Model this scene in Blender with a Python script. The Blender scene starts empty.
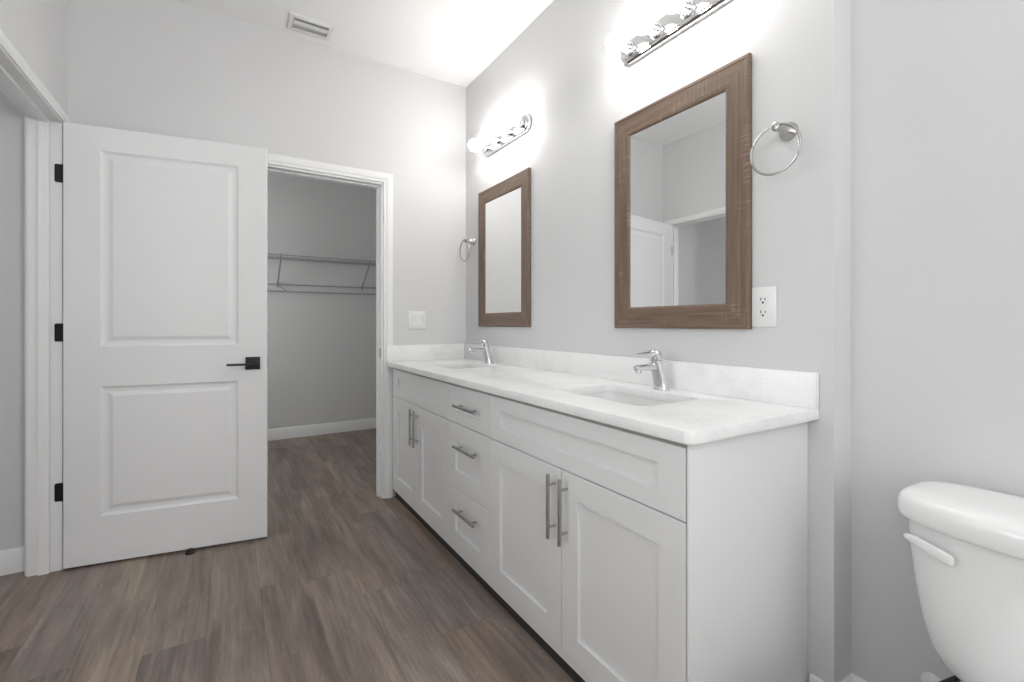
import bpy, bmesh, math, random
from mathutils import Vector, Matrix
random.seed(7)
PI = math.pi
SC = bpy.context.scene
COL = SC.collection

# ------------------------------------------------------------------ camera, world, light, exposure
YAW = 0.5536
cam_d = bpy.data.cameras.new('camera')
cam_d.sensor_width = 36.0
cam_d.lens = 459.085 * 36.0 / 1024.0
cam_d.shift_y = -17.12 / 1024.0
cam_d.clip_start = 0.02
cam = bpy.data.objects.new('camera', cam_d)
cam.location = (0, 0, 1.115)
cam.rotation_euler = (PI / 2, 0, -YAW)
COL.objects.link(cam)
SC.camera = cam

world = bpy.data.worlds.new('world')
SC.world = world
world.use_nodes = True
world.node_tree.nodes['Background'].inputs[0].default_value = (0.75, 0.87, 1.0, 1)
world.node_tree.nodes['Background'].inputs[1].default_value = 0.6

def area_light(name, loc, rot, sx, sy, power, color=(1, 1, 1)):
    l = bpy.data.lights.new(name, 'AREA')
    l.shape = 'RECTANGLE'; l.size = sx; l.size_y = sy; l.energy = power; l.color = color
    o = bpy.data.objects.new(name, l)
    o.location = loc; o.rotation_euler = rot
    COL.objects.link(o)
    return o

BULB_STRENGTH = 38.5
XLL_ = -0.755
SIDE_POWER, HALL_POWER, CLOSET_POWER, ALCOVE_POWER = 8.0, 21.5, 25.0, 157.0
area_light('side_fill_light', (XLL_ - 0.04, 0.95, 1.50), (PI / 2 + 0.35, 0, -PI / 2), 1.3, 1.3, SIDE_POWER, (1.0, 0.995, 0.985))  # added fill from the left for the vanity fronts; its window is invented
area_light('hall_fill_light', (-2.34, 0.8, 1.5), (PI / 2, 0, -PI / 2), 1.2, 1.3, HALL_POWER, (1.0, 0.995, 0.985))  # added hall fill, entering by an invented window out of view

area_light('alcove_fill_light', (1.70, -2.15, 1.50), (PI / 2 + 0.68, 0, PI / 2), 1.4, 1.3, ALCOVE_POWER, (1.0, 0.995, 0.985))  # main added fill, for door, left wall and ceiling; window made up
area_light('closet_fill_light', (-0.99, 4.0, 1.5), (PI / 2, 0, -PI / 2), 1.0, 1.3, CLOSET_POWER, (1.0, 0.965, 0.93))  # added fill to lift the closet walls, behind a made-up window

vs = SC.view_settings
vs.view_transform = 'Standard'; vs.look = 'None'; vs.gamma = 1.0; vs.use_curve_mapping = False
vs.exposure = 0.0
SC.display_settings.display_device = 'sRGB'

# ------------------------------------------------------------------ materials
def new_mat(name):
    m = bpy.data.materials.new(name); m.use_nodes = True
    nt = m.node_tree
    return m, nt, nt.nodes['Principled BSDF']

def paint(name, col, rough=0.5, metal=0.0, bump=0.0, scale=180.0, spec=0.5, var=0.0):
    m, nt, b = new_mat(name)
    b.inputs['Roughness'].default_value = rough
    b.inputs['Metallic'].default_value = metal
    b.inputs['Specular IOR Level'].default_value = spec
    tc = nt.nodes.new('ShaderNodeTexCoord')
    n = nt.nodes.new('ShaderNodeTexNoise'); n.inputs['Scale'].default_value = scale; n.inputs['Detail'].default_value = 3
    nt.links.new(tc.outputs['Object'], n.inputs['Vector'])
    mx = nt.nodes.new('ShaderNodeMixRGB')
    mx.inputs[1].default_value = (*[c * (1 - var) for c in col], 1); mx.inputs[2].default_value = (*[min(1, c * (1 + var)) for c in col], 1)
    nt.links.new(n.outputs['Fac'], mx.inputs[0]); nt.links.new(mx.outputs[0], b.inputs['Base Color'])
    if bump:
        bp = nt.nodes.new('ShaderNodeBump'); bp.inputs['Strength'].default_value = bump; bp.inputs['Distance'].default_value = 0.002
        nt.links.new(n.outputs['Fac'], bp.inputs['Height']); nt.links.new(bp.outputs[0], b.inputs['Normal'])
    return m

M = {}
M['wall'] = paint('grey_wall_paint', (0.67, 0.67, 0.675), 0.7, bump=0.12, scale=160, spec=0.25, var=0.01)
M['ceiling'] = paint('white_ceiling_paint', (0.93, 0.93, 0.93), 0.8, bump=0.2, scale=120, spec=0.2, var=0.01)
M['trim'] = paint('white_trim_paint', (0.83, 0.83, 0.835), 0.35, spec=0.5)
M['door'] = paint('white_door_paint', (0.76, 0.76, 0.765), 0.4, bump=0.03, scale=60, spec=0.45)
M['cabinet'] = paint('white_cabinet_lacquer', (0.77, 0.77, 0.775), 0.38, spec=0.45)
M['inside'] = paint('cabinet_inner_board', (0.55, 0.53, 0.5), 0.6)
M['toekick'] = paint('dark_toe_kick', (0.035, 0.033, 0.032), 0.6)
M['black'] = paint('matte_black_metal', (0.012, 0.012, 0.013), 0.38, metal=0.3)
M['rubber'] = paint('black_rubber', (0.02, 0.02, 0.02), 0.7)
M['ceramic'] = paint('white_porcelain', (0.84, 0.84, 0.84), 0.08, spec=0.6)
M['plastic'] = paint('white_plastic', (0.80, 0.80, 0.80), 0.3)
M['slot'] = paint('dark_slot', (0.03, 0.03, 0.03), 0.6)
M['gap'] = paint('duct_metal', (0.60, 0.60, 0.60), 0.6)
M['chrome'] = paint('polished_chrome', (0.72, 0.72, 0.73), 0.07, metal=1.0)
M['nickel'] = paint('brushed_nickel', (0.50, 0.495, 0.485), 0.27, metal=1.0)
M['steel'] = paint('brushed_steel', (0.56, 0.56, 0.56), 0.3, metal=1.0)
M['wire'] = paint('shaded_white_wire', (0.36, 0.36, 0.365), 0.4)  # white wire, with its shaded look put into the base colour
M['hose'] = paint('braided_dark_hose', (0.06, 0.06, 0.065), 0.45, metal=0.5, bump=0.3, scale=300)

def quartz():
    m, nt, b = new_mat('white_quartz')
    b.inputs['Roughness'].default_value = 0.32
    tc = nt.nodes.new('ShaderNodeTexCoord')
    n = nt.nodes.new('ShaderNodeTexNoise'); n.inputs['Scale'].default_value = 5; n.inputs['Detail'].default_value = 8; n.inputs['Roughness'].default_value = 0.62
    nt.links.new(tc.outputs['Object'], n.inputs['Vector'])
    r = nt.nodes.new('ShaderNodeValToRGB')
    r.color_ramp.elements[0].position = 0.40; r.color_ramp.elements[0].color = (0.81, 0.81, 0.815, 1)
    r.color_ramp.elements[1].position = 0.52; r.color_ramp.elements[1].color = (0.87, 0.87, 0.87, 1)
    nt.links.new(n.outputs['Fac'], r.inputs[0])
    v = nt.nodes.new('ShaderNodeTexNoise'); v.inputs['Scale'].default_value = 220
    nt.links.new(tc.outputs['Object'], v.inputs['Vector'])
    r2 = nt.nodes.new('ShaderNodeValToRGB')
    r2.color_ramp.elements[0].position = 0.30; r2.color_ramp.elements[0].color = (0.88, 0.88, 0.88, 1)
    r2.color_ramp.elements[1].position = 0.42; r2.color_ramp.elements[1].color = (1, 1, 1, 1)
    nt.links.new(v.outputs['Fac'], r2.inputs[0])
    mx = nt.nodes.new('ShaderNodeMixRGB'); mx.blend_type = 'MULTIPLY'; mx.inputs[0].default_value = 1
    nt.links.new(r.outputs[0], mx.inputs[1]); nt.links.new(r2.outputs[0], mx.inputs[2])
    nt.links.new(mx.outputs[0], b.inputs['Base Color'])
    return m
M['quartz'] = quartz()

def mirror_glass():
    m, nt, b = new_mat('mirror_silvering')
    b.inputs['Metallic'].default_value = 1; b.inputs['Roughness'].default_value = 0.0
    b.inputs['Base Color'].default_value = (0.93, 0.94, 0.935, 1)
    return m
M['mirror'] = mirror_glass()

def added_pane():
    m, nt, b = new_mat('clear_window_glass')
    nt.nodes.remove(b)
    t = nt.nodes.new('ShaderNodeBsdfTransparent'); t.inputs[0].default_value = (0.93, 0.95, 0.95, 1)
    g = nt.nodes.new('ShaderNodeBsdfGlossy'); g.inputs['Roughness'].default_value = 0.02
    mx = nt.nodes.new('ShaderNodeMixShader'); mx.inputs[0].default_value = 0.06
    nt.links.new(t.outputs[0], mx.inputs[1]); nt.links.new(g.outputs[0], mx.inputs[2])
    nt.links.new(mx.outputs[0], nt.nodes['Material Output'].inputs['Surface'])
    return m
M['added_pane'] = added_pane()

def bulb_mat():
    m, nt, b = new_mat('glowing_frosted_bulb')
    b.inputs['Base Color'].default_value = (0.9, 0.9, 0.9, 1)
    b.inputs['Emission Color'].default_value = (1.0, 0.97, 0.93, 1)
    b.inputs['Emission Strength'].default_value = BULB_STRENGTH
    return m
M['bulb'] = bulb_mat()

def frame_wood():
    m, nt, b = new_mat('weathered_brown_wood')
    L = nt.links.new
    uv = nt.nodes.new('ShaderNodeUVMap')
    mp = nt.nodes.new('ShaderNodeMapping'); mp.inputs['Scale'].default_value = (2.2, 60, 1)
    L(uv.outputs[0], mp.inputs[0])
    n1 = nt.nodes.new('ShaderNodeTexNoise'); n1.inputs['Scale'].default_value = 1.6; n1.inputs['Detail'].default_value = 6; n1.inputs['Roughness'].default_value = 0.65
    L(mp.outputs[0], n1.inputs['Vector'])
    r = nt.nodes.new('ShaderNodeValToRGB')
    e = r.color_ramp.elements
    e[0].position = 0.25; e[0].color = (0.098, 0.064, 0.045, 1)
    e[1].position = 0.75; e[1].color = (0.235, 0.165, 0.122, 1)
    x = e.new(0.5); x.color = (0.165, 0.111, 0.080, 1)
    L(n1.outputs['Fac'], r.inputs[0])
    # saw marks across the grain and pale wear
    mp2 = nt.nodes.new('ShaderNodeMapping'); mp2.inputs['Scale'].default_value = (160, 6, 1)
    L(uv.outputs[0], mp2.inputs[0])
    n2 = nt.nodes.new('ShaderNodeTexNoise'); n2.inputs['Scale'].default_value = 1.0; n2.inputs['Detail'].default_value = 4
    L(mp2.outputs[0], n2.inputs['Vector'])
    mp3 = nt.nodes.new('ShaderNodeMapping'); mp3.inputs['Scale'].default_value = (5, 14, 1)
    L(uv.outputs[0], mp3.inputs[0])
    n3 = nt.nodes.new('ShaderNodeTexNoise'); n3.inputs['Scale'].default_value = 1.0; n3.inputs['Detail'].default_value = 3
    L(mp3.outputs[0], n3.inputs['Vector'])
    mul = nt.nodes.new('ShaderNodeMath'); mul.operation = 'MULTIPLY'
    L(n2.outputs['Fac'], mul.inputs[0]); L(n3.outputs['Fac'], mul.inputs[1])
    mr = nt.nodes.new('ShaderNodeMapRange'); mr.inputs[1].default_value = 0.30; mr.inputs[2].default_value = 0.48; mr.inputs[4].default_value = 0.55
    L(mul.outputs[0], mr.inputs[0])
    mx = nt.nodes.new('ShaderNodeMixRGB'); mx.inputs[2].default_value = (0.43, 0.36, 0.305, 1)
    L(mr.outputs[0], mx.inputs[0]); L(r.outputs[0], mx.inputs[1])
    L(mx.outputs[0], b.inputs['Base Color'])
    b.inputs['Roughness'].default_value = 0.55
    bp = nt.nodes.new('ShaderNodeBump'); bp.inputs['Strength'].default_value = 0.25; bp.inputs['Distance'].default_value = 0.002
    L(n1.outputs['Fac'], bp.inputs['Height']); L(bp.outputs[0], b.inputs['Normal'])
    return m
M['wood'] = frame_wood()

def plank_floor():
    m, nt, b = new_mat('grey_brown_vinyl_planks')
    L = nt.links.new
    W, LEN = 0.18, 1.22
    def math_n(op, a=None, v=None, c=None):
        n = nt.nodes.new('ShaderNodeMath'); n.operation = op
        if a is not None: L(a, n.inputs[0])
        if isinstance(v, (int, float)): n.inputs[1].default_value = v
        elif v is not None: L(v, n.inputs[1])
        if isinstance(c, (int, float)): n.inputs[2].default_value = c
        return n.outputs[0]
    tc = nt.nodes.new('ShaderNodeTexCoord')
    sp = nt.nodes.new('ShaderNodeSeparateXYZ'); L(tc.outputs['Object'], sp.inputs[0])
    xs = math_n('ADD', math_n('DIVIDE', sp.outputs['X'], W), 50.37)
    ci = math_n('FLOOR', xs)
    xf = math_n('FRACT', xs)
    wn = nt.nodes.new('ShaderNodeTexWhiteNoise'); wn.noise_dimensions = '1D'; L(ci, wn.inputs['W'])
    ys = math_n('ADD', math_n('ADD', math_n('DIVIDE', sp.outputs['Y'], LEN), wn.outputs['Value']), 20.0)
    ri = math_n('FLOOR', ys)
    yf = math_n('FRACT', ys)
    cb = nt.nodes.new('ShaderNodeCombineXYZ'); L(ci, cb.inputs[0]); L(ri, cb.inputs[1])
    wid = nt.nodes.new('ShaderNodeTexWhiteNoise'); wid.noise_dimensions = '2D'; L(cb.outputs[0], wid.inputs['Vector'])
    # plank tone
    tone = nt.nodes.new('ShaderNodeValToRGB')
    e = tone.color_ramp.elements
    e[0].position = 0.0; e[0].color = (0.205, 0.157, 0.130, 1)
    e[1].position = 1.0; e[1].color = (0.272, 0.216, 0.174, 1)
    for p, c in ((0.3, (0.222, 0.183, 0.160, 1)), (0.55, (0.250, 0.192, 0.154, 1)), (0.8, (0.228, 0.186, 0.164, 1))):
        x = e.new(p); x.color = c
    L(wid.outputs['Value'], tone.inputs[0])
    # grain, shifted per plank
    sh = nt.nodes.new('ShaderNodeVectorMath'); sh.operation = 'MULTIPLY_ADD'
    L(wid.outputs['Color'], sh.inputs[0]); sh.inputs[1].default_value = (9, 9, 9); L(tc.outputs['Object'], sh.inputs[2])
    def noise(scale, det, rough, mscale, dist=0.0):
        mp = nt.nodes.new('ShaderNodeMapping'); mp.inputs['Scale'].default_value = mscale; L(sh.outputs[0], mp.inputs[0])
        n = nt.nodes.new('ShaderNodeTexNoise'); n.inputs['Scale'].default_value = scale; n.inputs['Detail'].default_value = det
        n.inputs['Roughness'].default_value = rough; n.inputs['Distortion'].default_value = dist
        L(mp.outputs[0], n.inputs['Vector']); return n.outputs['Fac']
    broad = noise(1.0, 3, 0.55, (9, 1.5, 1), 0.6)
    fine = noise(1.0, 6, 0.75, (48, 2.6, 1), 0.4)
    knots = noise(1.0, 5, 0.7, (34, 7, 1), 2.2)
    mr = nt.nodes.new('ShaderNodeMapRange'); mr.inputs[1].default_value = 0.25; mr.inputs[2].default_value = 0.75; mr.inputs[3].default_value = 0.58; mr.inputs[4].default_value = 1.42
    L(broad, mr.inputs[0])
    mr2 = nt.nodes.new('ShaderNodeMapRange'); mr2.inputs[1].default_value = 0.25; mr2.inputs[2].default_value = 0.75; mr2.inputs[3].default_value = 0.60; mr2.inputs[4].default_value = 1.40
    L(fine, mr2.inputs[0])
    f = math_n('MULTIPLY', mr.outputs[0], mr2.outputs[0])
    mr3 = nt.nodes.new('ShaderNodeMapRange'); mr3.inputs[1].default_value = 0.58; mr3.inputs[2].default_value = 0.74; mr3.inputs[3].default_value = 1.0; mr3.inputs[4].default_value = 1.45
    L(knots, mr3.inputs[0])
    f = math_n('MULTIPLY', f, mr3.outputs[0])
    # seams
    def edge(fr, lim):
        a = math_n('ABSOLUTE', math_n('SUBTRACT', fr, 0.5))
        return math_n('GREATER_THAN', a, 0.5 - lim)
    seam = math_n('MAXIMUM', edge(xf, 0.006), edge(yf, 0.0011))
    sv = math_n('SUBTRACT', None, math_n('MULTIPLY', seam, 0.30)); 
    sv.node.inputs[0].default_value = 1.0
    f = math_n('MULTIPLY', f, sv)
    vm = nt.nodes.new('ShaderNodeVectorMath'); vm.operation = 'SCALE'
    L(tone.outputs[0], vm.inputs[0]); L(f, vm.inputs['Scale'])
    L(vm.outputs[0], b.inputs['Base Color'])
    b.inputs['Roughness'].default_value = 0.42
    b.inputs['Specular IOR Level'].default_value = 0.4
    bp = nt.nodes.new('ShaderNodeBump'); bp.inputs['Strength'].default_value = 0.15; bp.inputs['Distance'].default_value = 0.001
    L(fine, bp.inputs['Height']); L(bp.outputs[0], b.inputs['Normal'])
    return m
M['floor'] = plank_floor()

# ------------------------------------------------------------------ helpers
def root_loc(o):
    v = Vector((0, 0, 0))
    while o is not None:
        v = v + o.location; o = o.parent
    return v

def finish(bm, smooth=True, angle=35):
    bmesh.ops.recalc_face_normals(bm, faces=bm.faces)
    return bm

def obj(name, bm, mat, parent=None, smooth=True, angle=35, loc=None, recalc=True):
    """link bm (world coordinates) as one mesh object; parts are stored relative to their parent"""
    if recalc: bmesh.ops.recalc_face_normals(bm, faces=bm.faces)
    off = root_loc(parent) if parent else (Vector(loc) if loc else Vector((0, 0, 0)))
    bmesh.ops.translate(bm, verts=bm.verts, vec=-off)
    me = bpy.data.meshes.new(name)
    bm.to_mesh(me); bm.free()
    me.materials.append(M[mat])
    if smooth:
        for p in me.polygons: p.use_smooth = True
        me.set_sharp_from_angle(angle=math.radians(angle))
    o = bpy.data.objects.new(name, me)
    COL.objects.link(o)
    if parent: o.parent = parent
    elif loc: o.location = loc
    return o

def tag(o, label, cat, group=None, kind=None):
    o['label'] = label; o['category'] = cat
    if group: o['group'] = group
    if kind: o['kind'] = kind
    return o

def thing(name, label, cat, loc, group=None, kind=None):
    o = bpy.data.objects.new(name, None); COL.objects.link(o)
    o.location = loc; o.empty_display_size = 0.1
    return tag(o, label, cat, group, kind)

def struct(name, bm, mat, label, cat, smooth=False):
    o = obj(name, bm, mat, smooth=smooth)
    return tag(o, label, cat, kind='structure')

def copy_tree(o, parent=None):
    c = o.copy(); COL.objects.link(c)
    if parent: c.parent = parent
    for ch in list(o.children): copy_tree(ch, c)
    return c

def add_box(bm, x0, x1, y0, y1, z0, z1, bev=0.0, seg=2):
    mat = Matrix.Translation(((x0 + x1) / 2, (y0 + y1) / 2, (z0 + z1) / 2)) @ Matrix.Diagonal((abs(x1 - x0), abs(y1 - y0), abs(z1 - z0), 1))
    r = bmesh.ops.create_cube(bm, size=1.0, matrix=mat)
    if bev:
        es = list({e for v in r['verts'] for e in v.link_edges})
        bmesh.ops.bevel(bm, geom=es, offset=bev, segments=seg, affect='EDGES', profile=0.5)
    return bm

def box(*a, **k):
    return add_box(bmesh.new(), *a, **k)

def loft(bm, loops, close=True, cap0=True, cap1=True):
    vl = [[bm.verts.new(p) for p in lp] for lp in loops]
    n = len(vl[0])
    for a, b in zip(vl, vl[1:]):
        for i in range(n if close else n - 1):
            j = (i + 1) % n
            bm.faces.new((a[i], a[j], b[j], b[i]))
    if cap0: bm.faces.new(list(reversed(vl[0])))
    if cap1: bm.faces.new(vl[-1])
    return bm

def ring_pts(c, axis, r, n=24, ref=None):
    axis = Vector(axis).normalized()
    ref = Vector(ref) if ref else (Vector((0, 0, 1)) if abs(axis.z) < 0.9 else Vector((1, 0, 0)))
    u = axis.cross(ref).normalized(); w = axis.cross(u)
    return [Vector(c) + r * (math.cos(2 * PI * i / n) * u + math.sin(2 * PI * i / n) * w) for i in range(n)]

def tube(bm, pts, r, n=12, cap=True, closed=False):
    pts = [Vector(p) for p in pts]
    loops = []
    m = len(pts)
    for i, p in enumerate(pts):
        if closed: d = pts[(i + 1) % m] - pts[i - 1]
        else: d = pts[min(i + 1, m - 1)] - pts[max(i - 1, 0)]
        rr = r[i] if isinstance(r, (list, tuple)) else r
        loops.append(ring_pts(p, d, rr, n))
    if closed: loops.append(loops[0])
    if closed:
        vl = [[bm.verts.new(p) for p in lp] for lp in loops[:-1]]
        for i in range(len(vl)):
            a, b = vl[i], vl[(i + 1) % len(vl)]
            for k in range(n):
                j = (k + 1) % n
                bm.faces.new((a[k], a[j], b[j], b[k]))
    else:
        loft(bm, loops, True, cap, cap)
    return bm

def lathe(bm, c, axis, prof, n=28):
    """prof: list of (distance along axis, radius)"""
    axis = Vector(axis).normalized(); c = Vector(c)
    return loft(bm, [ring_pts(c + axis * d, axis, max(r, 1e-4), n) for d, r in prof])

def rrect(cx, cy, hx, hy, r, z, n=6):
    pts = []
    for (sx, sy, a0) in ((1, 1, 0), (-1, 1, PI / 2), (-1, -1, PI), (1, -1, 1.5 * PI)):
        for k in range(n + 1):
            a = a0 + (PI / 2) * k / n
            pts.append((cx + sx * (hx - r) + r * math.cos(a), cy + sy * (hy - r) + r * math.sin(a), z))
    return pts

def slab_panel(o, U, V, N, w, h, t, panels, prof, both=False, chamfer=0.0015):
    """a board w x h x t whose front (N side) and optionally back carry moulded panels.
    o: lower corner on the front plane; panels: (u0,u1,v0,v1); prof: list of (inset, depth)"""
    bm = bmesh.new()
    o, U, V, N = Vector(o), Vector(U), Vector(V), Vector(N)
    P = lambda u, v, d: o + U * u + V * v - N * d
    def quad(*p): bm.faces.new([bm.verts.new(x) for x in p])
    c = chamfer
    for side in (0, 1):
        D = (lambda d: d) if side == 0 else (lambda d: t - d)
        R = lambda u0, u1, v0, v1, d: [P(u0, v0, D(d)), P(u1, v0, D(d)), P(u1, v1, D(d)), P(u0, v1, D(d))]
        outer, inner = R(0, w, 0, h, c), R(c, w - c, c, h - c, 0)
        for i in range(4):
            j = (i + 1) % 4
            quad(outer[i], outer[j], inner[j], inner[i])
        if side == 1 and not both:
            quad(*inner); continue
        # panels are stacked vertically and share u0,u1
        u0, u1 = panels[0][0], panels[0][1]
        quad(*R(c, u0, c, h - c, 0)); quad(*R(u1, w - c, c, h - c, 0))
        vs_ = [c] + [x for p in sorted(panels, key=lambda p: p[2]) for x in (p[2], p[3])] + [h - c]
        for k in range(0, len(vs_), 2):
            quad(*R(u0, u1, vs_[k], vs_[k + 1], 0))
        for (a, b, e, f) in panels:
            prev = R(a, b, e, f, 0)
            for (ins, dep) in prof[1:]:
                cur = R(a + ins, b - ins, e + ins, f - ins, dep)
                for i in range(4):
                    j = (i + 1) % 4
                    quad(prev[i], prev[j], cur[j], cur[i])
                prev = cur
            quad(*prev)
    F, B = [P(0, 0, c), P(w, 0, c), P(w, h, c), P(0, h, c)], [P(0, 0, t - c), P(w, 0, t - c), P(w, h, t - c), P(0, h, t - c)]
    for i in range(4):
        j = (i + 1) % 4
        quad(F[i], F[j], B[j], B[i])
    bmesh.ops.remove_doubles(bm, verts=bm.verts, dist=1e-5)
    return bm

CASING = [(0.0, 0.0), (0.0, 0.010), (0.004, 0.012), (0.016, 0.012), (0.020, 0.0155), (0.030, 0.0175), (0.050, 0.018), (0.056, 0.0165), (0.058, 0.013), (0.058, 0.0)]
def casing(mapf, a0, a1, zt, k=1.0):
    """door casing round an opening a0..a1 up to zt; mapf(a, z, t) gives the world point"""
    bm = bmesh.new()
    cs = [(d * k, t) for d, t in CASING]
    loops = [[mapf(a0 - d, 0, t) for d, t in cs], [mapf(a0 - d, zt + d, t) for d, t in cs],
             [mapf(a1 + d, zt + d, t) for d, t in cs], [mapf(a1 + d, 0, t) for d, t in cs]]
    return loft(bm, loops)

BASE = [(0, 0), (0.014, 0), (0.014, 0.082), (0.011, 0.090), (0.010, 0.098), (0.006, 0.106), (0.0, 0.108)]
def baseboard(p0, p1, nrm):
    bm = bmesh.new()
    p0, p1, nrm = Vector(p0), Vector(p1), Vector(nrm)
    return loft(bm, [[p + nrm * t + Vector((0, 0, z)) for t, z in BASE] for p in (p0, p1)])

# ------------------------------------------------------------------ room shell
XR, XA, XL, YB, YJ, YR, H = 1.428, 1.530, -0.640, 2.930, 0.613, -3.10, 2.783
YC = 4.955           # closet far wall
XH = -2.30           # hall far wall
WT = 0.12
YW = YB + WT         # back wall's closet side
XLL = XL - 0.115     # left wall's hall side

struct('floor', box(XH - .15, 2.15, YR - .15, YC + .15, -0.10, 0), 'floor', 'grey brown wood look plank floor running towards the closet', 'floor')
struct('ceiling', box(XH - .15, 2.15, YR - .15, YC + .15, H, H + .1), 'ceiling', 'flat white painted ceiling', 'ceiling')
struct('wall_right', box(XR, XA + .10, YJ, YB, 0, H), 'wall', 'pale grey wall behind the vanity and mirrors', 'wall')
bm = bmesh.new()
add_box(bm, XA, XA + .10, -1.45, YJ, 0, H); add_box(bm, XA, XA + .10, YR, -2.85, 0, H); add_box(bm, XA, XA + .10, -2.85, -1.45, 0, 0.95); add_box(bm, XA, XA + .10, -2.85, -1.45, 2.15, H)
struct('wall_alcove', bm, 'wall', 'pale grey wall behind the toilet', 'wall')
# back wall with the closet opening
OX0, OX1, OZ = 0.028, 0.843, 2.018
bm = bmesh.new()
add_box(bm, XL - .115, OX0, YB, YW, 0, H); add_box(bm, OX1, 2.05, YB, YW, 0, H); add_box(bm, OX0, OX1, YB, YW, OZ, H)
struct('wall_back', bm, 'wall', 'pale grey wall with the closet doorway', 'wall')
# left wall with the entry opening
EY0, EY1, EZ = 2.033, 2.855, 2.038
bm = bmesh.new()
SY0, SY1 = 0.32, 1.58
add_box(bm, XLL, XL, YR, SY0, 0, H); add_box(bm, XLL, XL, SY1, EY0, 0, H); add_box(bm, XLL, XL, SY0, SY1, 0, 0.95); add_box(bm, XLL, XL, SY0, SY1, 2.15, H); add_box(bm, XLL, XL, EY1, YB, 0, H); add_box(bm, XLL, XL, EY0, EY1, EZ, H)
struct('wall_left', bm, 'wall', 'pale grey wall with the entry doorway at the left', 'wall')
# rear wall behind the camera
WZ0, WZ1 = 0.95, 2.15
struct('wall_rear', box(XL - .115, XA + .1, YR - .1, YR, 0, H), 'wall', 'pale grey rear wall of the bathroom', 'wall')
def window(name, mapf, a0, a1, label):  # builds the added, unseen windows that the fill lights shine through
    b = bmesh.new()
    def mb(u0, u1, w0, w1, z0, z1):
        p, q = mapf(u0, w0), mapf(u1, w1)
        add_box(b, min(p[0], q[0]), max(p[0], q[0]), min(p[1], q[1]), max(p[1], q[1]), z0, z1)
    mb(a0, a0 + .05, .03, .09, WZ0, WZ1); mb(a1 - .05, a1, .03, .09, WZ0, WZ1)
    mb(a0 + .05, a1 - .05, .03, .09, WZ0, WZ0 + .05); mb(a0 + .05, a1 - .05, .03, .09, WZ1 - .05, WZ1)
    mb(a0 + .05, a1 - .05, .04, .08, (WZ0 + WZ1) / 2 - .02, (WZ0 + WZ1) / 2 + .02)
    w = tag(obj(name, b, 'trim', smooth=False), label, 'window', kind='structure')
    b = bmesh.new(); mb(a0 + .05, a1 - .05, .058, .062, WZ0 + .05, WZ1 - .05)
    obj('added_window_pane', b, 'added_pane', w, smooth=False)
window('added_window_1', lambda a, w: (XL - w, a), SY0, SY1, 'added white framed window out of view in the left wall, for fill light')
# closet shell
struct('wall_closet_far', box(-0.85, 2.15, YC, YC + .1, 0, H), 'wall', 'grey far wall inside the closet behind the wire shelf', 'wall')
bm = bmesh.new()
add_box(bm, -0.95, -0.85, YW, 3.5, 0, H); add_box(bm, -0.95, -0.85, 4.5, YC, 0, H); add_box(bm, -0.95, -0.85, 3.5, 4.5, 0, WZ0); add_box(bm, -0.95, -0.85, 3.5, 4.5, WZ1, H)
window('added_window_2', lambda a, w: (XA + w, a), -2.85, -1.45, 'added white framed window out of view in the right wall, for fill light')
window('added_window_3', lambda a, w: (-0.85 - w, a), 3.5, 4.5, 'added white framed window out of view in the closet left wall, for fill light')
struct('wall_closet_left', bm, 'wall', 'grey left wall inside the closet', 'wall')
struct('wall_closet_right', box(2.05, 2.15, YB, YC, 0, H), 'wall', 'grey right wall inside the closet', 'wall')
# hall shell
bm = bmesh.new(); add_box(bm, XH, XLL, YB, YW, 0, H); add_box(bm, -0.96, XLL, YW - .02, YW + .02, 0, H)
struct('wall_hall_far', box(XH, XLL, YB, YW, 0, H), 'wall', 'grey wall seen through the entry doorway at far left', 'wall'); bm.free()
bm = bmesh.new(); add_box(bm, XH - .1, XH, YR, 0.2, 0, H); add_box(bm, XH - .1, XH, 1.4, YW, 0, H); add_box(bm, XH - .1, XH, 0.2, 1.4, 0, WZ0); add_box(bm, XH - .1, XH, 0.2, 1.4, WZ1, H)
window('added_window_4', lambda a, w: (XH - w, a), 0.2, 1.4, 'added white framed window out of view in the hall, for fill light')
struct('wall_hall_left', bm, 'wall', 'grey wall on the far side of the hall', 'wall')
struct('wall_hall_rear', box(XH, XLL - .001, YR - .1, YR, 0, H), 'wall', 'grey wall at the rear end of the hall', 'wall')

# door linings (jambs), casings, stops
def lining_closet():
    b = bmesh.new(); t = 0.019
    add_box(b, OX0 - .0, OX0 + .012, YB, YW, 0, OZ); add_box(b, OX1 - .012, OX1, YB, YW, 0, OZ); add_box(b, OX0 + .012, OX1 - .012, YB, YW, OZ - .012, OZ)
    for (x0, x1) in ((OX0 + .012, OX0 + .023), (OX1 - .023, OX1 - .012)): add_box(b, x0, x1, YB + .040, YB + .075, 0, OZ - .012)
    add_box(b, OX0 + .023, OX1 - .023, YB + .040, YB + .075, OZ - .023, OZ - .012)
    return b
tr1 = struct('trim_1', casing(lambda a, z, t: (a, YB - t, z), OX0 - .004, OX1 + .000, OZ + .000), 'trim', 'white moulded casing round the closet doorway', 'door casing', True)
tr2 = struct('trim_2', lining_closet(), 'trim', 'white painted lining inside the closet doorway', 'door lining')
obj('strike_plate', box(OX1 - .0135, OX1 - .012, YB + .004, YB + .034, 0.90, 0.96), 'nickel', tr2)
struct('trim_3', casing(lambda a, z, t: (XL + t * .7, a, z), EY0 - .002, EY1 + .002, EZ - .006, 0.72), 'trim', 'white moulded casing round the entry doorway at far left', 'door casing', True)
bm = bmesh.new()
add_box(bm, XLL, XL, EY0, EY0 + .012, 0, EZ); add_box(bm, XLL, XL, EY1 - .012, EY1, 0, EZ); add_box(bm, XLL, XL, EY0 + .012, EY1 - .012, EZ - .012, EZ)
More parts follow.
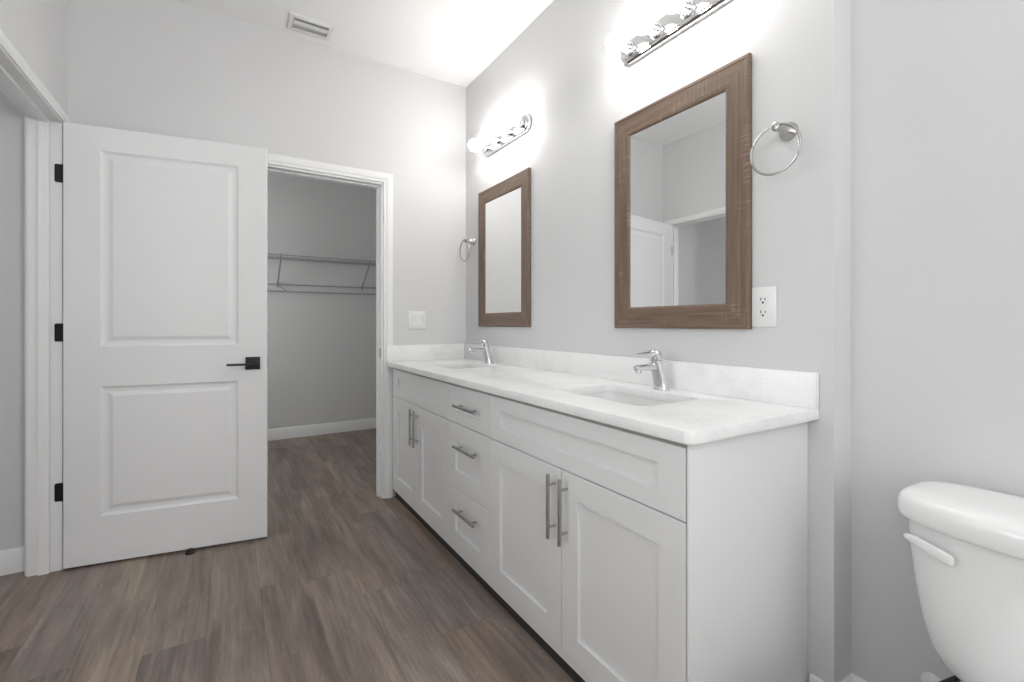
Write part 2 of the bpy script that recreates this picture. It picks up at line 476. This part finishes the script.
for (y0, y1) in ((EY0 + .012, EY0 + .023), (EY1 - .023, EY1 - .012)): add_box(bm, XL - .078, XL - .042, y0, y1, 0, EZ - .012)
add_box(bm, XL - .078, XL - .042, EY0 + .023, EY1 - .023, EZ - .023, EZ - .012)
struct('trim_4', bm, 'trim', 'white painted lining and stop inside the entry doorway', 'door lining')
struct('trim_5', casing(lambda a, z, t: (XLL - t, a, z), EY0 - .004, EY1 + .004, EZ + .002), 'trim', 'white casing on the hall side of the entry doorway', 'door casing', True)

# baseboards
for nm, p0, p1, n, lab in (
    ('baseboard_closet', (-0.85, YC, 0), (2.05, YC, 0), (0, -1, 0), 'white baseboard along the closet far wall'),
    ('baseboard_hall', (XH, YB, 0), (XLL, YB, 0), (0, -1, 0), 'white baseboard in the hall seen through the entry doorway'),
    ('baseboard_alcove', (XA, YR, 0), (XA, YJ, 0), (-1, 0, 0), 'white baseboard behind the toilet'),
    ('baseboard_jog', (XR - .014, YJ, 0), (XA - .014, YJ, 0), (0, -1, 0), 'white baseboard on the short wall return beside the toilet'),
    ('baseboard_right', (XR, YJ - .014, 0), (XR, 0.672, 0), (-1, 0, 0), 'short white baseboard between vanity end and wall corner'),
    ('baseboard_left', (XL, YR, 0), (XL, EY0 - .064, 0), (1, 0, 0), 'white baseboard along the left wall'),
    ('baseboard_rear', (XL, YR, 0), (XA, YR, 0), (0, 1, 0), 'white baseboard along the rear wall'),
    ('baseboard_back', (XL, YB, 0), (OX0 - .064, YB, 0), (0, -1, 0), 'white baseboard behind the open door')):
    struct(nm, baseboard(p0, p1, n), 'trim', lab, 'baseboard', True)

# ------------------------------------------------------------------ open entry door
DA = math.radians(-9.06)
dU = Vector((math.cos(DA), math.sin(DA), 0)); dN = Vector((math.sin(DA), -math.cos(DA), 0))   # dN faces the camera side
dO = Vector((-0.632, 2.818, 0.012))
DW, DH, DT = 0.813, 2.012, 0.035
door_prof = [(0, 0), (0.004, 0.004), (0.012, 0.0085), (0.024, 0.0095), (0.030, 0.0085), (0.046, 0.002)]
dbm = slab_panel(dO, dU, (0, 0, 1), dN, DW, DH, DT, [(0.132, 0.684, 0.217, 0.814), (0.132, 0.684, 0.998, 1.902)], door_prof, both=True)
door = tag(obj('door_1', dbm, 'door', loc=tuple(dO), smooth=False), 'white two-panel door with black lever, standing open against the back wall', 'door', kind='structure')
def dp(u, z, d): return dO + dU * u + Vector((0, 0, z - 0.012)) + dN * d      # d: out of the camera-side face
def dbox(u0, u1, z0, z1, d0, d1, bev=0.0):
    b = bmesh.new()
    add_box(b, u0, u1, -d1, -d0, z0, z1, bev)
    bmesh.ops.transform(b, matrix=Matrix.Translation((dO.x, dO.y, 0)) @ Matrix.Rotation(DA, 4, 'Z'), verts=b.verts)
    return b
for side, nm in ((0, 'lever_handle'), (1, 'lever_handle')):
    s = (lambda d: d) if side == 0 else (lambda d: -DT - d)
    lo, hi = sorted((s(0.0), s(0.009)))
    rose = obj(nm, dbox(0.716, 0.782, 0.882, 0.946, lo, hi, 0.0015), 'black', door)
    b = bmesh.new()
    tube(b, [dp(0.749, 0.914, s(0.008)), dp(0.749, 0.914, s(0.045))], 0.010, 16)
    loft(b, [[dp(u, 0.911 + dz - 0.000, s(0.045 + dd)) for dz, dd in ((-.005, -.007), (-.005, .007), (.005, .007), (.005, -.007))] for u in (0.760, 0.640)])
    obj('lever', b, 'black', rose)
b = dbox(0.8128, 0.8142, 0.885, 0.943, -0.029, -0.006); obj('latch_plate', b, 'nickel', door)
b = dbox(0.814, 0.820, 0.905, 0.923, -0.024, -0.011, 0.002); obj('latch_bolt', b, 'nickel', door)
for z0 in (1.755, 1.035, 0.313):
    b = bmesh.new()
    # leaf on the jamb's rebate, knuckle at the door's far corner
    lf = [(-0.6655 + .006 - .006 * math.cos(q), z0 + .006 - .006 * math.sin(q)) for q in (0, PI / 6, PI / 3, PI / 2)]
    lf = lf + [(-0.634, z0), (-0.634, z0 + .082)] + [(x_, 2 * z0 + .082 - zz) for x_, zz in reversed(lf)]
    loft(b, [[(x_, yy, zz) for x_, zz in lf] for yy in (EY1 - .0155, EY1 - .0118)])
    tube(b, [(-0.634, 2.836, z0), (-0.634, 2.836, z0 + .082)], 0.0065, 14)
    obj('hinge', b, 'black', door)

DSX, DSY = -0.158, 2.722
b = bmesh.new()
lathe(b, (DSX, DSY, 0), (0, 0, 1), [(0, .019), (.004, .020), (.008, .018)])
ds = thing('door_stop', 'small black floor door stop under the bottom edge of the open white door', 'door stop', (DSX, DSY, 0))
obj('base', b, 'black', ds)
b = bmesh.new(); lathe(b, (DSX, DSY, 0.008), (0, 0, 1), [(0, .014), (.008, .014), (.012, .011), (.013, .006)])
obj('rubber_bumper', b, 'rubber', ds)

# ------------------------------------------------------------------ vanity cabinets
XF = 0.895            # front plane of doors
FT = 0.019            # front thickness
XC = XF + FT + .001   # carcass front
XB = XR - 0.002
ZB, ZT = 0.078, 0.842
CUSH = [(0, 0), (0.0012, 0.010)]
def carcass(y0, y1):
    b = bmesh.new(); t = .016
    add_box(b, XC, XB, y0, y0 + t, 0.06, ZT); add_box(b, XC, XB, y1 - t, y1, 0.06, ZT)
    add_box(b, XC, XB - .006, y0 + t, y1 - t, 0.06, 0.06 + t)
    add_box(b, XB - .006, XB, y0 + t, y1 - t, 0.06, ZT)
    add_box(b, XC, XC + .018, y0 + t, y1 - t, ZT - .02, ZT)
    return b
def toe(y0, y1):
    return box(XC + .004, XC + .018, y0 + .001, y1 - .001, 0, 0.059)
def front(name, y0, y1, z0, z1, st, rail, parent):
    """shaker front: U runs along -y seen from the room"""
    g = .0016
    w, h = (y1 - y0) - 2 * g, (z1 - z0) - 2 * g
    b = slab_panel((XF, y1 - g, z0 + g), (0, -1, 0), (0, 0, 1), (-1, 0, 0), w, h, FT, [(st, w - st, rail, h - rail)], CUSH)
    return obj(name, b, 'cabinet', parent, smooth=False)
def pull(parent, y, z, length, vertical):
    b = bmesh.new()
    r, so = .006, .030
    d = Vector((0, 0, 1)) if vertical else Vector((0, 1, 0))
    c = Vector((XF - so, y, z))
    tube(b, [c - d * length / 2, c - d * (length / 2 - .0008), c + d * (length / 2 - .0008), c + d * length / 2], [r - .001, r, r, r - .001], 14)
    for s in (-1, 1):
        p = c + d * s * length * .33
        tube(b, [p, p + Vector((so + .0002, 0, 0))], .0045, 10)
    return obj('bar_pull', b, 'nickel', parent)

ZM = 0.656
def sink_cabinet(y0, y1, label, filler=0.0, end_panel=False):
    t = thing('sink_cabinet', label, 'cabinet', (XC, (y0 + y1) / 2, 0), 'shaker cabinets of the vanity')
    obj('carcass', carcass(y0 + (.006 if end_panel else 0), y1), 'inside', t, smooth=False)
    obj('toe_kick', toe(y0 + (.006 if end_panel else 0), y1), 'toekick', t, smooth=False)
    f0, f1 = y0 + (.0075 if end_panel else 0), y1 - filler
    front('false_drawer_front', f0, f1, ZM, 0.830, 0.078, 0.052, t)
    ym = (f0 + f1) / 2
    for (a, b_, yp) in ((f0, ym, ym - .030), (ym, f1, ym + .030)):
        d = front('cabinet_door', a, b_, ZB, ZM, 0.078, 0.078, t)
        pull(d, yp, 0.535, 0.205, True)
    if filler:
        obj('filler_strip', box(XF + .002, XC - .0005, f1 + .0005, y1, 0.06, ZT), 'cabinet', t, smooth=False)
    if end_panel:
        obj('end_panel', box(XF + .001, XB, y0, y0 + .0055, 0.0, ZT), 'cabinet', t, smooth=False)
    obj('bottom_rail', box(XF + .003, XC - .0005, y0 + (.006 if end_panel else 0), y1, 0.058, ZB - .001), 'cabinet', t, smooth=False)
    return t
Y0, Y1, Y2, Y3 = 0.680, 1.618, 2.032, 2.909
sink_cabinet(Y0, Y1, 'white shaker sink cabinet nearest the toilet, with the exposed end panel', end_panel=True)
sink_cabinet(Y2 + .001, Y3, 'white shaker sink cabinet against the closet doorway wall', filler=.024)
dc = thing('drawer_cabinet', 'white shaker cabinet with three drawers between the two sink cabinets', 'cabinet', (XC, (Y1 + Y2) / 2, 0), 'shaker cabinets of the vanity')
obj('carcass', carcass(Y1 + .001, Y2), 'inside', dc, smooth=False)
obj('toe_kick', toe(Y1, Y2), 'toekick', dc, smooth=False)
obj('bottom_rail', box(XF + .003, XC - .0005, Y1 + .001, Y2, 0.058, ZB - .001), 'cabinet', dc, smooth=False)
for (a, b_, zp, rail) in ((ZM, 0.830, 0.745, .052), (0.360, ZM, 0.560, .078), (ZB, 0.360, 0.273, .078)):
    d = front('drawer', Y1, Y2, a, b_, 0.082, rail, dc)
    pull(d, 1.806, zp, 0.205, False)

# ------------------------------------------------------------------ countertop with two sinks
CT, CB, CX, CY = 0.873, 0.8435, 0.875, 0.660
SINKS = [(1.168, 1.151), (1.168, 2.466)]
SHX, SHY, SR = 0.140, 0.212, 0.035
def flat_with_holes(outline, holes, z0, z1, bev=.0015):
    cu = bpy.data.curves.new('tmp', 'CURVE'); cu.dimensions = '2D'; cu.fill_mode = 'BOTH'
    cu.extrude = (z1 - z0) / 2 - bev; cu.bevel_depth = bev; cu.bevel_resolution = 1; cu.offset = -bev
    for lp in [outline] + holes:
        s = cu.splines.new('POLY'); s.points.add(len(lp) - 1); s.use_cyclic_u = True
        for p, q in zip(s.points, lp): p.co = (q[0], q[1], 0, 1)
    o = bpy.data.objects.new('tmp', cu); COL.objects.link(o)
    bpy.context.view_layer.update()
    me = bpy.data.meshes.new_from_object(o.evaluated_get(bpy.context.evaluated_depsgraph_get()))
    bm = bmesh.new(); bm.from_mesh(me)
    bpy.data.objects.remove(o); bpy.data.curves.remove(cu); bpy.data.meshes.remove(me)
    bmesh.ops.translate(bm, verts=bm.verts, vec=(0, 0, (z0 + z1) / 2))
    bmesh.ops.remove_doubles(bm, verts=bm.verts, dist=1e-6)
    return bm
r = .022
outline = [(XR - .001, CY - .010)] + [(XR - .001, YB - .0195), (CX - .014, YB - .0195)] + [(CX + r - r * math.cos(a), CY + r - r * math.sin(a)) for a in [PI / 2 * k / 8 for k in range(9)]]
holes = [[p[:2] for p in rrect(cx, cy, SHX, SHY, SR, 0)] for cx, cy in SINKS]
ct = thing('vanity_countertop', 'long white quartz countertop with two undermount sink cutouts', 'countertop', (XC, 1.8, CB))
obj('counter_slab', flat_with_holes(outline, holes, CB, CT), 'quartz', ct, angle=30)
obj('backsplash', box(XR - .021, XR - .001, CY - .010, YB - .021, CT + .0003, 0.976, bev=.001), 'quartz', ct)
obj('side_splash', box(CX - .016, XR - .0215, YB - .0205, YB - .0008, CT + .0003, 0.976, bev=.001), 'quartz', ct)

def sink(cx, cy, label):
    t = thing('sink_basin', label, 'sink', (cx, cy, CB - .145), 'undermount sink basins')
    b = bmesh.new()
    zr = CB - .0005
    inner = [(0.004, zr), (0.004, zr - .02), (0.001, zr - .08), (-.006, zr - .11), (-.022, zr - .128), (-.06, zr - .136), (-.11, zr - .140)]
    outer = [(-.11, zr - .152), (-.05, zr - .150), (-.006, zr - .138), (.012, zr - .10), (.016, zr - .02), (.022, zr - .012), (.022, zr)]
    loops = []
    for off, z in inner: loops.append(rrect(cx, cy, SHX + off, SHY + off, max(.012, SR + off * .6 + .01), z))
    low = len(loops)
    b2 = [rrect(cx, cy, SHX + off, SHY + off, max(.012, SR + off * .6 + .01), z) for off, z in outer]
    loft(b, list(reversed(loops)), True, True, False)
    loft(b, b2, True, True, False)
    # rim between inner and outer
    bmesh.ops.remove_doubles(b, verts=b.verts, dist=1e-6)
    i0 = [min(b.verts, key=lambda v: (v.co - Vector(p)).length) for p in loops[0]]
    o0 = [min(b.verts, key=lambda v: (v.co - Vector(p)).length) for p in b2[-1]]
    for k in range(len(i0)):
        j = (k + 1) % len(i0)
        b.faces.new((i0[k], i0[j], o0[j], o0[k]))
    obj('bowl', b, 'ceramic', t, angle=50)
    b = bmesh.new(); lathe(b, (cx, cy, zr - .1395), (0, 0, 1), [(0, .028), (.003, .028), (.004, .024), (.002, .020), (.005, .017), (.007, .004)])
    obj('drain', b, 'chrome', t)
    return t
sink(*SINKS[0], 'white rectangular undermount sink nearest the camera')
sink(*SINKS[1], 'white rectangular undermount sink near the closet wall')

def faucet(cx, cy, label):
    t = thing('faucet', label, 'faucet', (cx, cy, CT), 'single lever faucets on the countertop')
    P = lambda x, y, z: (cx + x, cy + y, CT + z * .95)
    b = bmesh.new()
    def seg(z): return -0.036 * (z / .15)          # the body leans towards the basin
    prof = [(0.0003, .0290), (.003, .0290), (.006, .0270), (.05, .0255), (.115, .0240)]
    loft(b, [[P(seg(z) + r_ * math.cos(2 * PI * i / 28), r_ * math.sin(2 * PI * i / 28), z) for i in range(28)] for z, r_ in prof])
    obj('body', b, 'chrome', t)
    b = bmesh.new()
    prof = [(.1155, .0215), (.117, .0230), (.119, .0240), (.146, .0238), (.151, .0222), (.153, .018), (.1535, .001)]
    loft(b, [[P(seg(z) + r_ * math.cos(2 * PI * i / 28), r_ * math.sin(2 * PI * i / 28), z - .10 * (r_ * math.cos(2 * PI * i / 28) if z > .13 else 0)) for i in range(28)] for z, r_ in prof])
    cap = obj('handle_cap', b, 'chrome', t)
    b = bmesh.new(); tube(b, [P(-.045, 0, .1455), P(-.095, 0, .1425), P(-.128, 0, .1408), P(-.130, 0, .1406)], [.0052, .0044, .0040, .002], 12)
    obj('lever', b, 'chrome', cap)
    b = bmesh.new()
    def sec(x, z, hy, hz): return [P(x, hy * math.copysign(abs(math.cos(a)) ** .6, math.cos(a)), z + hz * math.copysign(abs(math.sin(a)) ** .6, math.sin(a))) for a in [2 * PI * i / 20 for i in range(20)]]
    loft(b, [sec(-.030, .089, .014, .014), sec(-.070, .090, .0135, .0125), sec(-.123, .0895, .013, .0105), sec(-.134, .089, .011, .009), sec(-.136, .0888, .006, .005)])
    sp = obj('spout', b, 'chrome', t)
    b = bmesh.new(); lathe(b, P(-.120, 0, .082), (-.12, 0, -1), [(0, .0105), (.010, .0105), (.011, .0085), (.008, .0075)], 20)
    obj('aerator', b, 'steel', sp)
    return t
FX = 1.360
faucet(FX, SINKS[0][1], 'chrome single lever faucet at the sink nearest the toilet')
f2 = copy_tree([o for o in COL.objects if o.name == 'faucet'][0]); f2.location = (FX, SINKS[1][1], CT)
f2['label'] = 'chrome single lever faucet at the far sink by the closet doorway wall'

# ------------------------------------------------------------------ framed mirrors
def framed_mirror(y0, y1, z0, z1, label):
    t = thing('framed_mirror', label, 'mirror', (XR, (y0 + y1) / 2, z0), 'brown framed mirrors above the vanity')
    fw = .086
    prof = [(0, .0), (0, .0145), (.002, .0165), (.011, .0170), (.014, .0155), (.060, .0155), (.079, .0145), (.083, .012), (fw, .010), (fw, 0.0)]   # (inset, height off the wall)
    bm = bmesh.new(); uvl = bm.loops.layers.uv.new('UVMap')
    cor = [(y1, z0, -1, 1), (y1, z1, -1, -1), (y0, z1, 1, -1), (y0, z0, 1, 1)]
    pts = [[Vector((XR - .001 - hh, cy + sy * d, cz + sz * d)) for d, hh in prof] for cy, cz, sy, sz in cor]
    cum = [0]
    for a, b_ in zip(prof, prof[1:]): cum.append(cum[-1] + math.hypot(b_[0] - a[0], b_[1] - a[1]))
    for s in range(4):
        A, B = pts[s], pts[(s + 1) % 4]
        va = [bm.verts.new(p) for p in A]; vb = [bm.verts.new(p) for p in B]
        L_ = (pts[(s + 1) % 4][0] - pts[s][0]); ln = L_.length; dr = L_.normalized()
        for k in range(len(prof)):
            j = (k + 1) % len(prof)
            f = bm.faces.new((va[k], va[j], vb[j], vb[k]))
            vv = {va[k]: (A[k], k), va[j]: (A[j], j), vb[j]: (B[j], j), vb[k]: (B[k], k)}
            for lp in f.loops:
                p, kk = vv[lp.vert]
                lp[uvl].uv = ((p - pts[s][0]).dot(dr) + s * 3.7, cum[kk] + s * 1.3)
    obj('frame', bm, 'wood', t, angle=25)
    obj('mirror_glass', box(XR - .0095, XR - .005, y0 + fw - .001, y1 - fw + .001, z0 + fw - .001, z1 - fw + .001), 'mirror', t, smooth=False)
    return t
framed_mirror(0.846, 1.448, 1.0975, 1.980, 'brown wood framed mirror nearest the toilet, reflecting the entry doorway')
m2 = framed_mirror(2.108, 2.710, 1.0975, 1.980, 'brown wood framed mirror by the closet corner, above the far faucet')

# ------------------------------------------------------------------ vanity lights
def vanity_light(cy, label):
    z = 2.239; hl, hh = 0.270, 0.047
    t = thing('vanity_light', label, 'light fixture', (XR, cy, z), 'four bulb light bars above the mirrors')
    def outline(k, x):
        pts = []
        r_ = hh - k
        for s in (1, -1):
            for i in range(13):
                a = (-PI / 2 + PI * i / 12) if s == 1 else (PI / 2 + PI * i / 12)
                pts.append((x, cy + s * (hl - hh) + r_ * math.cos(a), z + r_ * math.sin(a)))
        return pts
    b = bmesh.new()
    loft(b, [outline(0, XR - .0008), outline(0, XR - .020), outline(.006, XR - .027), outline(.010, XR - .027), outline(.014, XR - .033), outline(.03, XR - .034)])
    obj('back_plate', b, 'chrome', t)
    for k in range(4):
        y = cy + (k - 1.5) * .140
        b = bmesh.new(); lathe(b, (XR - .0335, y, z), (-1, 0, 0), [(0, .030), (.004, .030), (.008, .024), (.024, .021), (.034, .0225), (.036, .020), (.030, .017)], 24)
        s = obj('socket', b, 'chrome', t)
        b = bmesh.new()
        prof = [(.030, .0125), (.036, .014)] + [(.078 - .0375 * math.cos(a), .0375 * math.sin(a)) for a in [.42 + (PI - .42) * i / 12 for i in range(13)]]
        lathe(b, (XR - .0335, y, z), (-1, 0, 0), prof, 20)
        obj('bulb', b, 'bulb', s)
    return t
vanity_light(1.136, 'chrome four bulb vanity light above the mirror nearest the toilet')
vanity_light(2.372, 'chrome four bulb vanity light above the mirror by the closet corner')

# ------------------------------------------------------------------ towel rings
def towel_ring(y, z, label):
    t = thing('towel_ring', label, 'towel ring', (XR, y, z), 'brushed nickel towel rings')
    b = bmesh.new(); lathe(b, (XR - .0005, y, z), (-1, 0, 0), [(0, .0275), (.004, .0275), (.007, .026), (.016, .021), (.028, .0145), (.040, .0105), (.060, .0095)], 28)
    obj('wall_post', b, 'nickel', t)
    b = bmesh.new(); lathe(b, (XR - .058, y, z), (-1, 0, 0), [(0, .009), (.003, .0125), (.010, .0135), (.017, .0125), (.020, .008)], 24)
    obj('knob', b, 'nickel', t)
    R_ = .071
    b = bmesh.new()
    tube(b, [(XR - .068, y + .005 + R_ * math.sin(2 * PI * i / 64), z - R_ + .006 + R_ * math.cos(2 * PI * i / 64)) for i in range(64)], .0038, 10, closed=True)
    obj('ring', b, 'nickel', t)
    return t
towel_ring(0.734, 1.690, 'brushed nickel towel ring right of the nearest mirror')
towel_ring(2.805, 1.677, 'brushed nickel towel ring beside the closet corner')

# ------------------------------------------------------------------ switch, outlet, ceiling vent
sw = thing('light_switch', 'white double rocker light switch on the closet doorway wall', 'light switch', (1.068, YB, 1.14))
obj('cover_plate', box(1.007, 1.129, YB - .006, YB - .0003, 1.081, 1.199, bev=.0025), 'plastic', sw)
for x in (1.0445, 1.0915):
    r_ = obj('rocker', slab_panel((x - .0165, YB - .0100, 1.107), (1, 0, 0), (0, 0, 1), (0, -1, 0), .033, .066, .0039, [(.003, .030, .004, .062)], [(0, 0), (.003, .0025)]), 'plastic', sw)
ol = thing('wall_outlet', 'white duplex outlet between the nearest mirror and the towel ring', 'outlet', (XR, 0.8065, 1.168))
obj('cover_plate', box(XR - .006, XR - .0003, 0.768, 0.8450, 1.106, 1.230, bev=.0025), 'plastic', ol)
for z in (1.188, 1.148):
    rc = obj('receptacle', loft(bmesh.new(), [[(x, 0.8075 + a, z + b_) for a, b_ in [(.0165 * math.cos(q), max(-.0135, min(.0135, .0175 * math.sin(q)))) for q in [2 * PI * i / 28 for i in range(28)]]] for x in (XR - .0058, XR - .0078)]), 'plastic', ol)
    b = bmesh.new()
    add_box(b, XR - .0084, XR - .0077, 0.8130, 0.8155, z + .000, z + .009); add_box(b, XR - .0084, XR - .0077, 0.7995, 0.8020, z + .000, z + .008)
    lathe(b, (XR - .0077, 0.8075, z - .0065), (-1, 0, 0), [(0, .0033), (.0007, .0033)], 14)
    obj('slots', b, 'slot', rc)
b = bmesh.new(); lathe(b, (XR - .0058, 0.8075, 1.168), (-1, 0, 0), [(0, .0032), (.0012, .0028)], 14); obj('screw', b, 'plastic', ol)

vx0, vx1, vy0, vy1 = 0.278, 0.508, 2.708, 2.868
vt = thing('ceiling_vent', 'white louvred air vent on the ceiling above the closet doorway', 'vent', ((vx0 + vx1) / 2, (vy0 + vy1) / 2, H))
b = bmesh.new()
ix0, ix1, iy0, iy1 = vx0 + .028, vx1 - .028, vy0 + .030, vy1 - .030
loops = []
for ins, dz in ((0, .0004), (0, .004), (.004, .007), (.022, .010), (.026, .009), (.028, .0005)):
    loops.append([(vx0 + ins, vy0 + ins, H - dz), (vx1 - ins, vy0 + ins, H - dz), (vx1 - ins, vy1 - ins, H - dz), (vx0 + ins, vy1 - ins, H - dz)])
loft(b, loops, True, False, False)
obj('frame', b, 'plastic', vt, angle=20)
obj('duct_opening', box(ix0 - .002, ix1 + .002, iy0 - .004, iy1 + .004, H - .0020, H - .0006), 'gap', vt, smooth=False)
for (ya, yb, za, zb) in ((vy0 + .040, vy0 + .084, -.0155, -.0085), (vy0 + .112, vy0 + .134, -.0140, -.0085)):
    b = bmesh.new()
    prof = [(ya, za), ((ya + yb) / 2, (za + zb) / 2 - .0015), (yb, zb), (yb, zb + .002), ((ya + yb) / 2, (za + zb) / 2 + .0005), (ya, za + .002)]
    loft(b, [[(x, y, H + c_) for y, c_ in prof] for x in (ix0, ix1)])
    obj('louvre', b, 'plastic', vt)

# ------------------------------------------------------------------ closet wire shelf
ws = thing('wire_shelf', 'thin wire shelf with a hanging rail below it on the closet far wall', 'shelf', (0.6, YC, 1.775))
SX0, SX1, SYF, SZ = -0.55, 1.95, 4.640, 1.742
b = bmesh.new()
for (y, z, r_) in ((SYF, SZ, .0042), (SYF + .001, SZ - .028, .0036), (4.79, SZ - .004, .003), (YC - .006, SZ, .0035)):
    tube(b, [(SX0, y, z), (SX1, y, z)], r_, 8)
n = 72
for i in range(n + 1):
    x = SX0 + .02 + (SX1 - SX0 - .04) * i / n
    tube(b, [(x, YC - .004, SZ + .003), (x, SYF, SZ + .003), (x, SYF - .001, SZ - .028)], .0016, 6)
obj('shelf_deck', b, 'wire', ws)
for x in (0.405, 1.200):
    b = bmesh.new()
    tube(b, [(x, SYF + .003, SZ + .01), (x, SYF + .012, SZ - .035), (x, YC - .008, 1.497)], .0075, 10)
    add_box(b, x - .008, x + .008, YC - .006, YC - .0005, 1.468, 1.512)
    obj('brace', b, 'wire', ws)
b = bmesh.new()
tube(b, [(SX0, YC - .030, 1.495), (SX1, YC - .030, 1.495)], .0048, 10)
tube(b, [(SX0, YC - .045, 1.427), (SX1, YC - .045, 1.427)], .0065, 10)
for x in (-.35, 0.40, 1.40):
    tube(b, [(x, YC - .0005, 1.497), (x, YC - .030, 1.495), (x + .085, YC - .045, 1.427)], .005, 8)
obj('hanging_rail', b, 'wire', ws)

# ------------------------------------------------------------------ toilet
TY = 0.218
tl = thing('toilet', 'white two piece toilet with side flush lever against the alcove wall', 'toilet', (1.15, TY, 0))
def tank_sec(z, xb, xf, bow, hw, n=48, e=4.0):
    """section: flat towards the wall (xb), bowed front (xf at the middle, xf+bow at the ends), rounded corners"""
    pts = []
    for i in range(n):
        a = 2 * PI * i / n
        c, s = math.cos(a), math.sin(a)
        u = math.copysign(abs(c) ** (2 / e), c); w = math.copysign(abs(s) ** (2 / e), s)
        y = TY + hw * w
        mid, half = (xb + xf) / 2, (xb - xf) / 2
        x = mid + half * u
        if u < 0: x += bow * (w * w) * (-u)
        pts.append((x, y, z))
    return pts
b = bmesh.new()
loft(b, [tank_sec(0.340, 1.485, 1.335, .012, .115), tank_sec(0.344, 1.488, 1.322, .016, .135), tank_sec(0.360, 1.492, 1.312, .022, .158), tank_sec(0.393, 1.496, 1.302, .028, .176),
         tank_sec(0.448, 1.50, 1.296, .032, .190), tank_sec(0.528, 1.50, 1.290, .035, .202), tank_sec(0.628, 1.50, 1.285, .037, .212), tank_sec(0.666, 1.50, 1.285, .037, .214)])
obj('tank', b, 'ceramic', tl, angle=60)
b = bmesh.new()
loft(b, [tank_sec(0.667, 1.500, 1.280, .037, .218), tank_sec(0.669, 1.505, 1.272, .037, .226), tank_sec(0.678, 1.507, 1.268, .037, .230), tank_sec(0.700, 1.507, 1.267, .037, .231),
         tank_sec(0.716, 1.505, 1.270, .037, .228), tank_sec(0.727, 1.500, 1.278, .037, .221), tank_sec(0.734, 1.490, 1.293, .036, .207), tank_sec(0.737, 1.470, 1.318, .03, .180), tank_sec(0.738, 1.43, 1.37, .01, .10)])
lid = obj('tank_lid', b, 'ceramic', tl, angle=80)
md = lid.modifiers.new('smooth', 'SUBSURF'); md.levels = 1; md.render_levels = 2
b = bmesh.new()
def lev(y, z, hz, d): # lever section in x/z at y
    xf = 1.285 + .037 * ((y - TY) / .212) ** 2
    return [(xf - d + .005 * math.copysign(abs(math.cos(q)) ** .6, math.cos(q)), y, z + hz * math.copysign(abs(math.sin(q)) ** .6, math.sin(q))) for q in [2 * PI * i / 16 for i in range(16)]]
LY = TY - .205
loft(b, [lev(LY + .405, .636, .003, .012), lev(LY + .402, .636, .006, .013), lev(LY + .388, .635, .0095, .015), lev(LY + .350, .628, .0125, .017), lev(LY + .322, .622, .0125, .017), lev(LY + .317, .621, .010, .015), lev(LY + .315, .621, .004, .014)])
tube(b, [(1.312, LY + .385, .633), (1.30, LY + .385, .633)], .008, 14)
obj('flush_lever', b, 'plastic', tl)
def bowl_sec(z, x0, x1, hw, n=40):
    pts = []
    mid = x1 - (x1 - x0) * .42
    for i in range(n):
        a = 2 * PI * i / n
        c, s = math.cos(a), math.sin(a)
        x = mid + (c * (x1 - mid) if c > 0 else c * (mid - x0))
        q = min(1, max(0, (x - 1.12) / .16)); q = 1 - .42 * q * q * (3 - 2 * q)
        pts.append((x, TY + hw * q * math.copysign(abs(s) ** .9, s), z))
    return pts
b = bmesh.new()
loft(b, [bowl_sec(0.0, .86, 1.38, .105), bowl_sec(0.020, .86, 1.38, .105), bowl_sec(0.057, .88, 1.36, .10), bowl_sec(0.153, .86, 1.36, .105), bowl_sec(0.229, .78, 1.40, .14), bowl_sec(0.286, .735, 1.45, .168), bowl_sec(0.320, .722, 1.47, .178), bowl_sec(0.334, .722, 1.47, .178),
         bowl_sec(0.335, .75, 1.44, .155), bowl_sec(0.315, .78, 1.20, .13), bowl_sec(0.239, .86, 1.14, .09), bowl_sec(0.191, .93, 1.08, .05)])
obj('bowl', b, 'ceramic', tl, angle=60)
b = bmesh.new()
loft(b, [bowl_sec(0.336, .725, 1.245, .172), bowl_sec(0.346, .718, 1.25, .178), bowl_sec(0.357, .718, 1.25, .178), bowl_sec(0.367, .728, 1.245, .170), bowl_sec(0.371, .78, 1.22, .13)])
obj('seat_lid', b, 'plastic', tl, angle=60)

# supply valve beside the toilet
sv_ = thing('shutoff_valve', 'small water shutoff valve with dark hose on the wall under the toilet tank', 'valve', (XA, 0.432, 0.198))
VZ = 0.198
b = bmesh.new(); lathe(b, (XA - .0005, .432, VZ), (-1, 0, 0), [(0, .024), (.003, .024), (.007, .016), (.009, .010)], 24); obj('escutcheon', b, 'plastic', sv_)
b = bmesh.new(); tube(b, [(XA - .008, .432, VZ), (XA - .055, .432, VZ)], .007, 14); obj('valve_body', b, 'chrome', sv_)
b = bmesh.new(); lathe(b, (XA - .0555, .432, VZ), (-1, 0, 0), [(0, .006), (.004, .016), (.011, .018), (.015, .015)], 10); obj('valve_handle', b, 'plastic', sv_)
b = bmesh.new(); tube(b, [(XA - .040, .430, VZ + .006), (XA - .048, .412, .222), (XA - .062, .388, .255), (XA - .076, .366, .285), (XA - .082, .350, .318), (XA - .084, .342, .337)], .0065, 10); obj('supply_hose', b, 'hose', sv_)
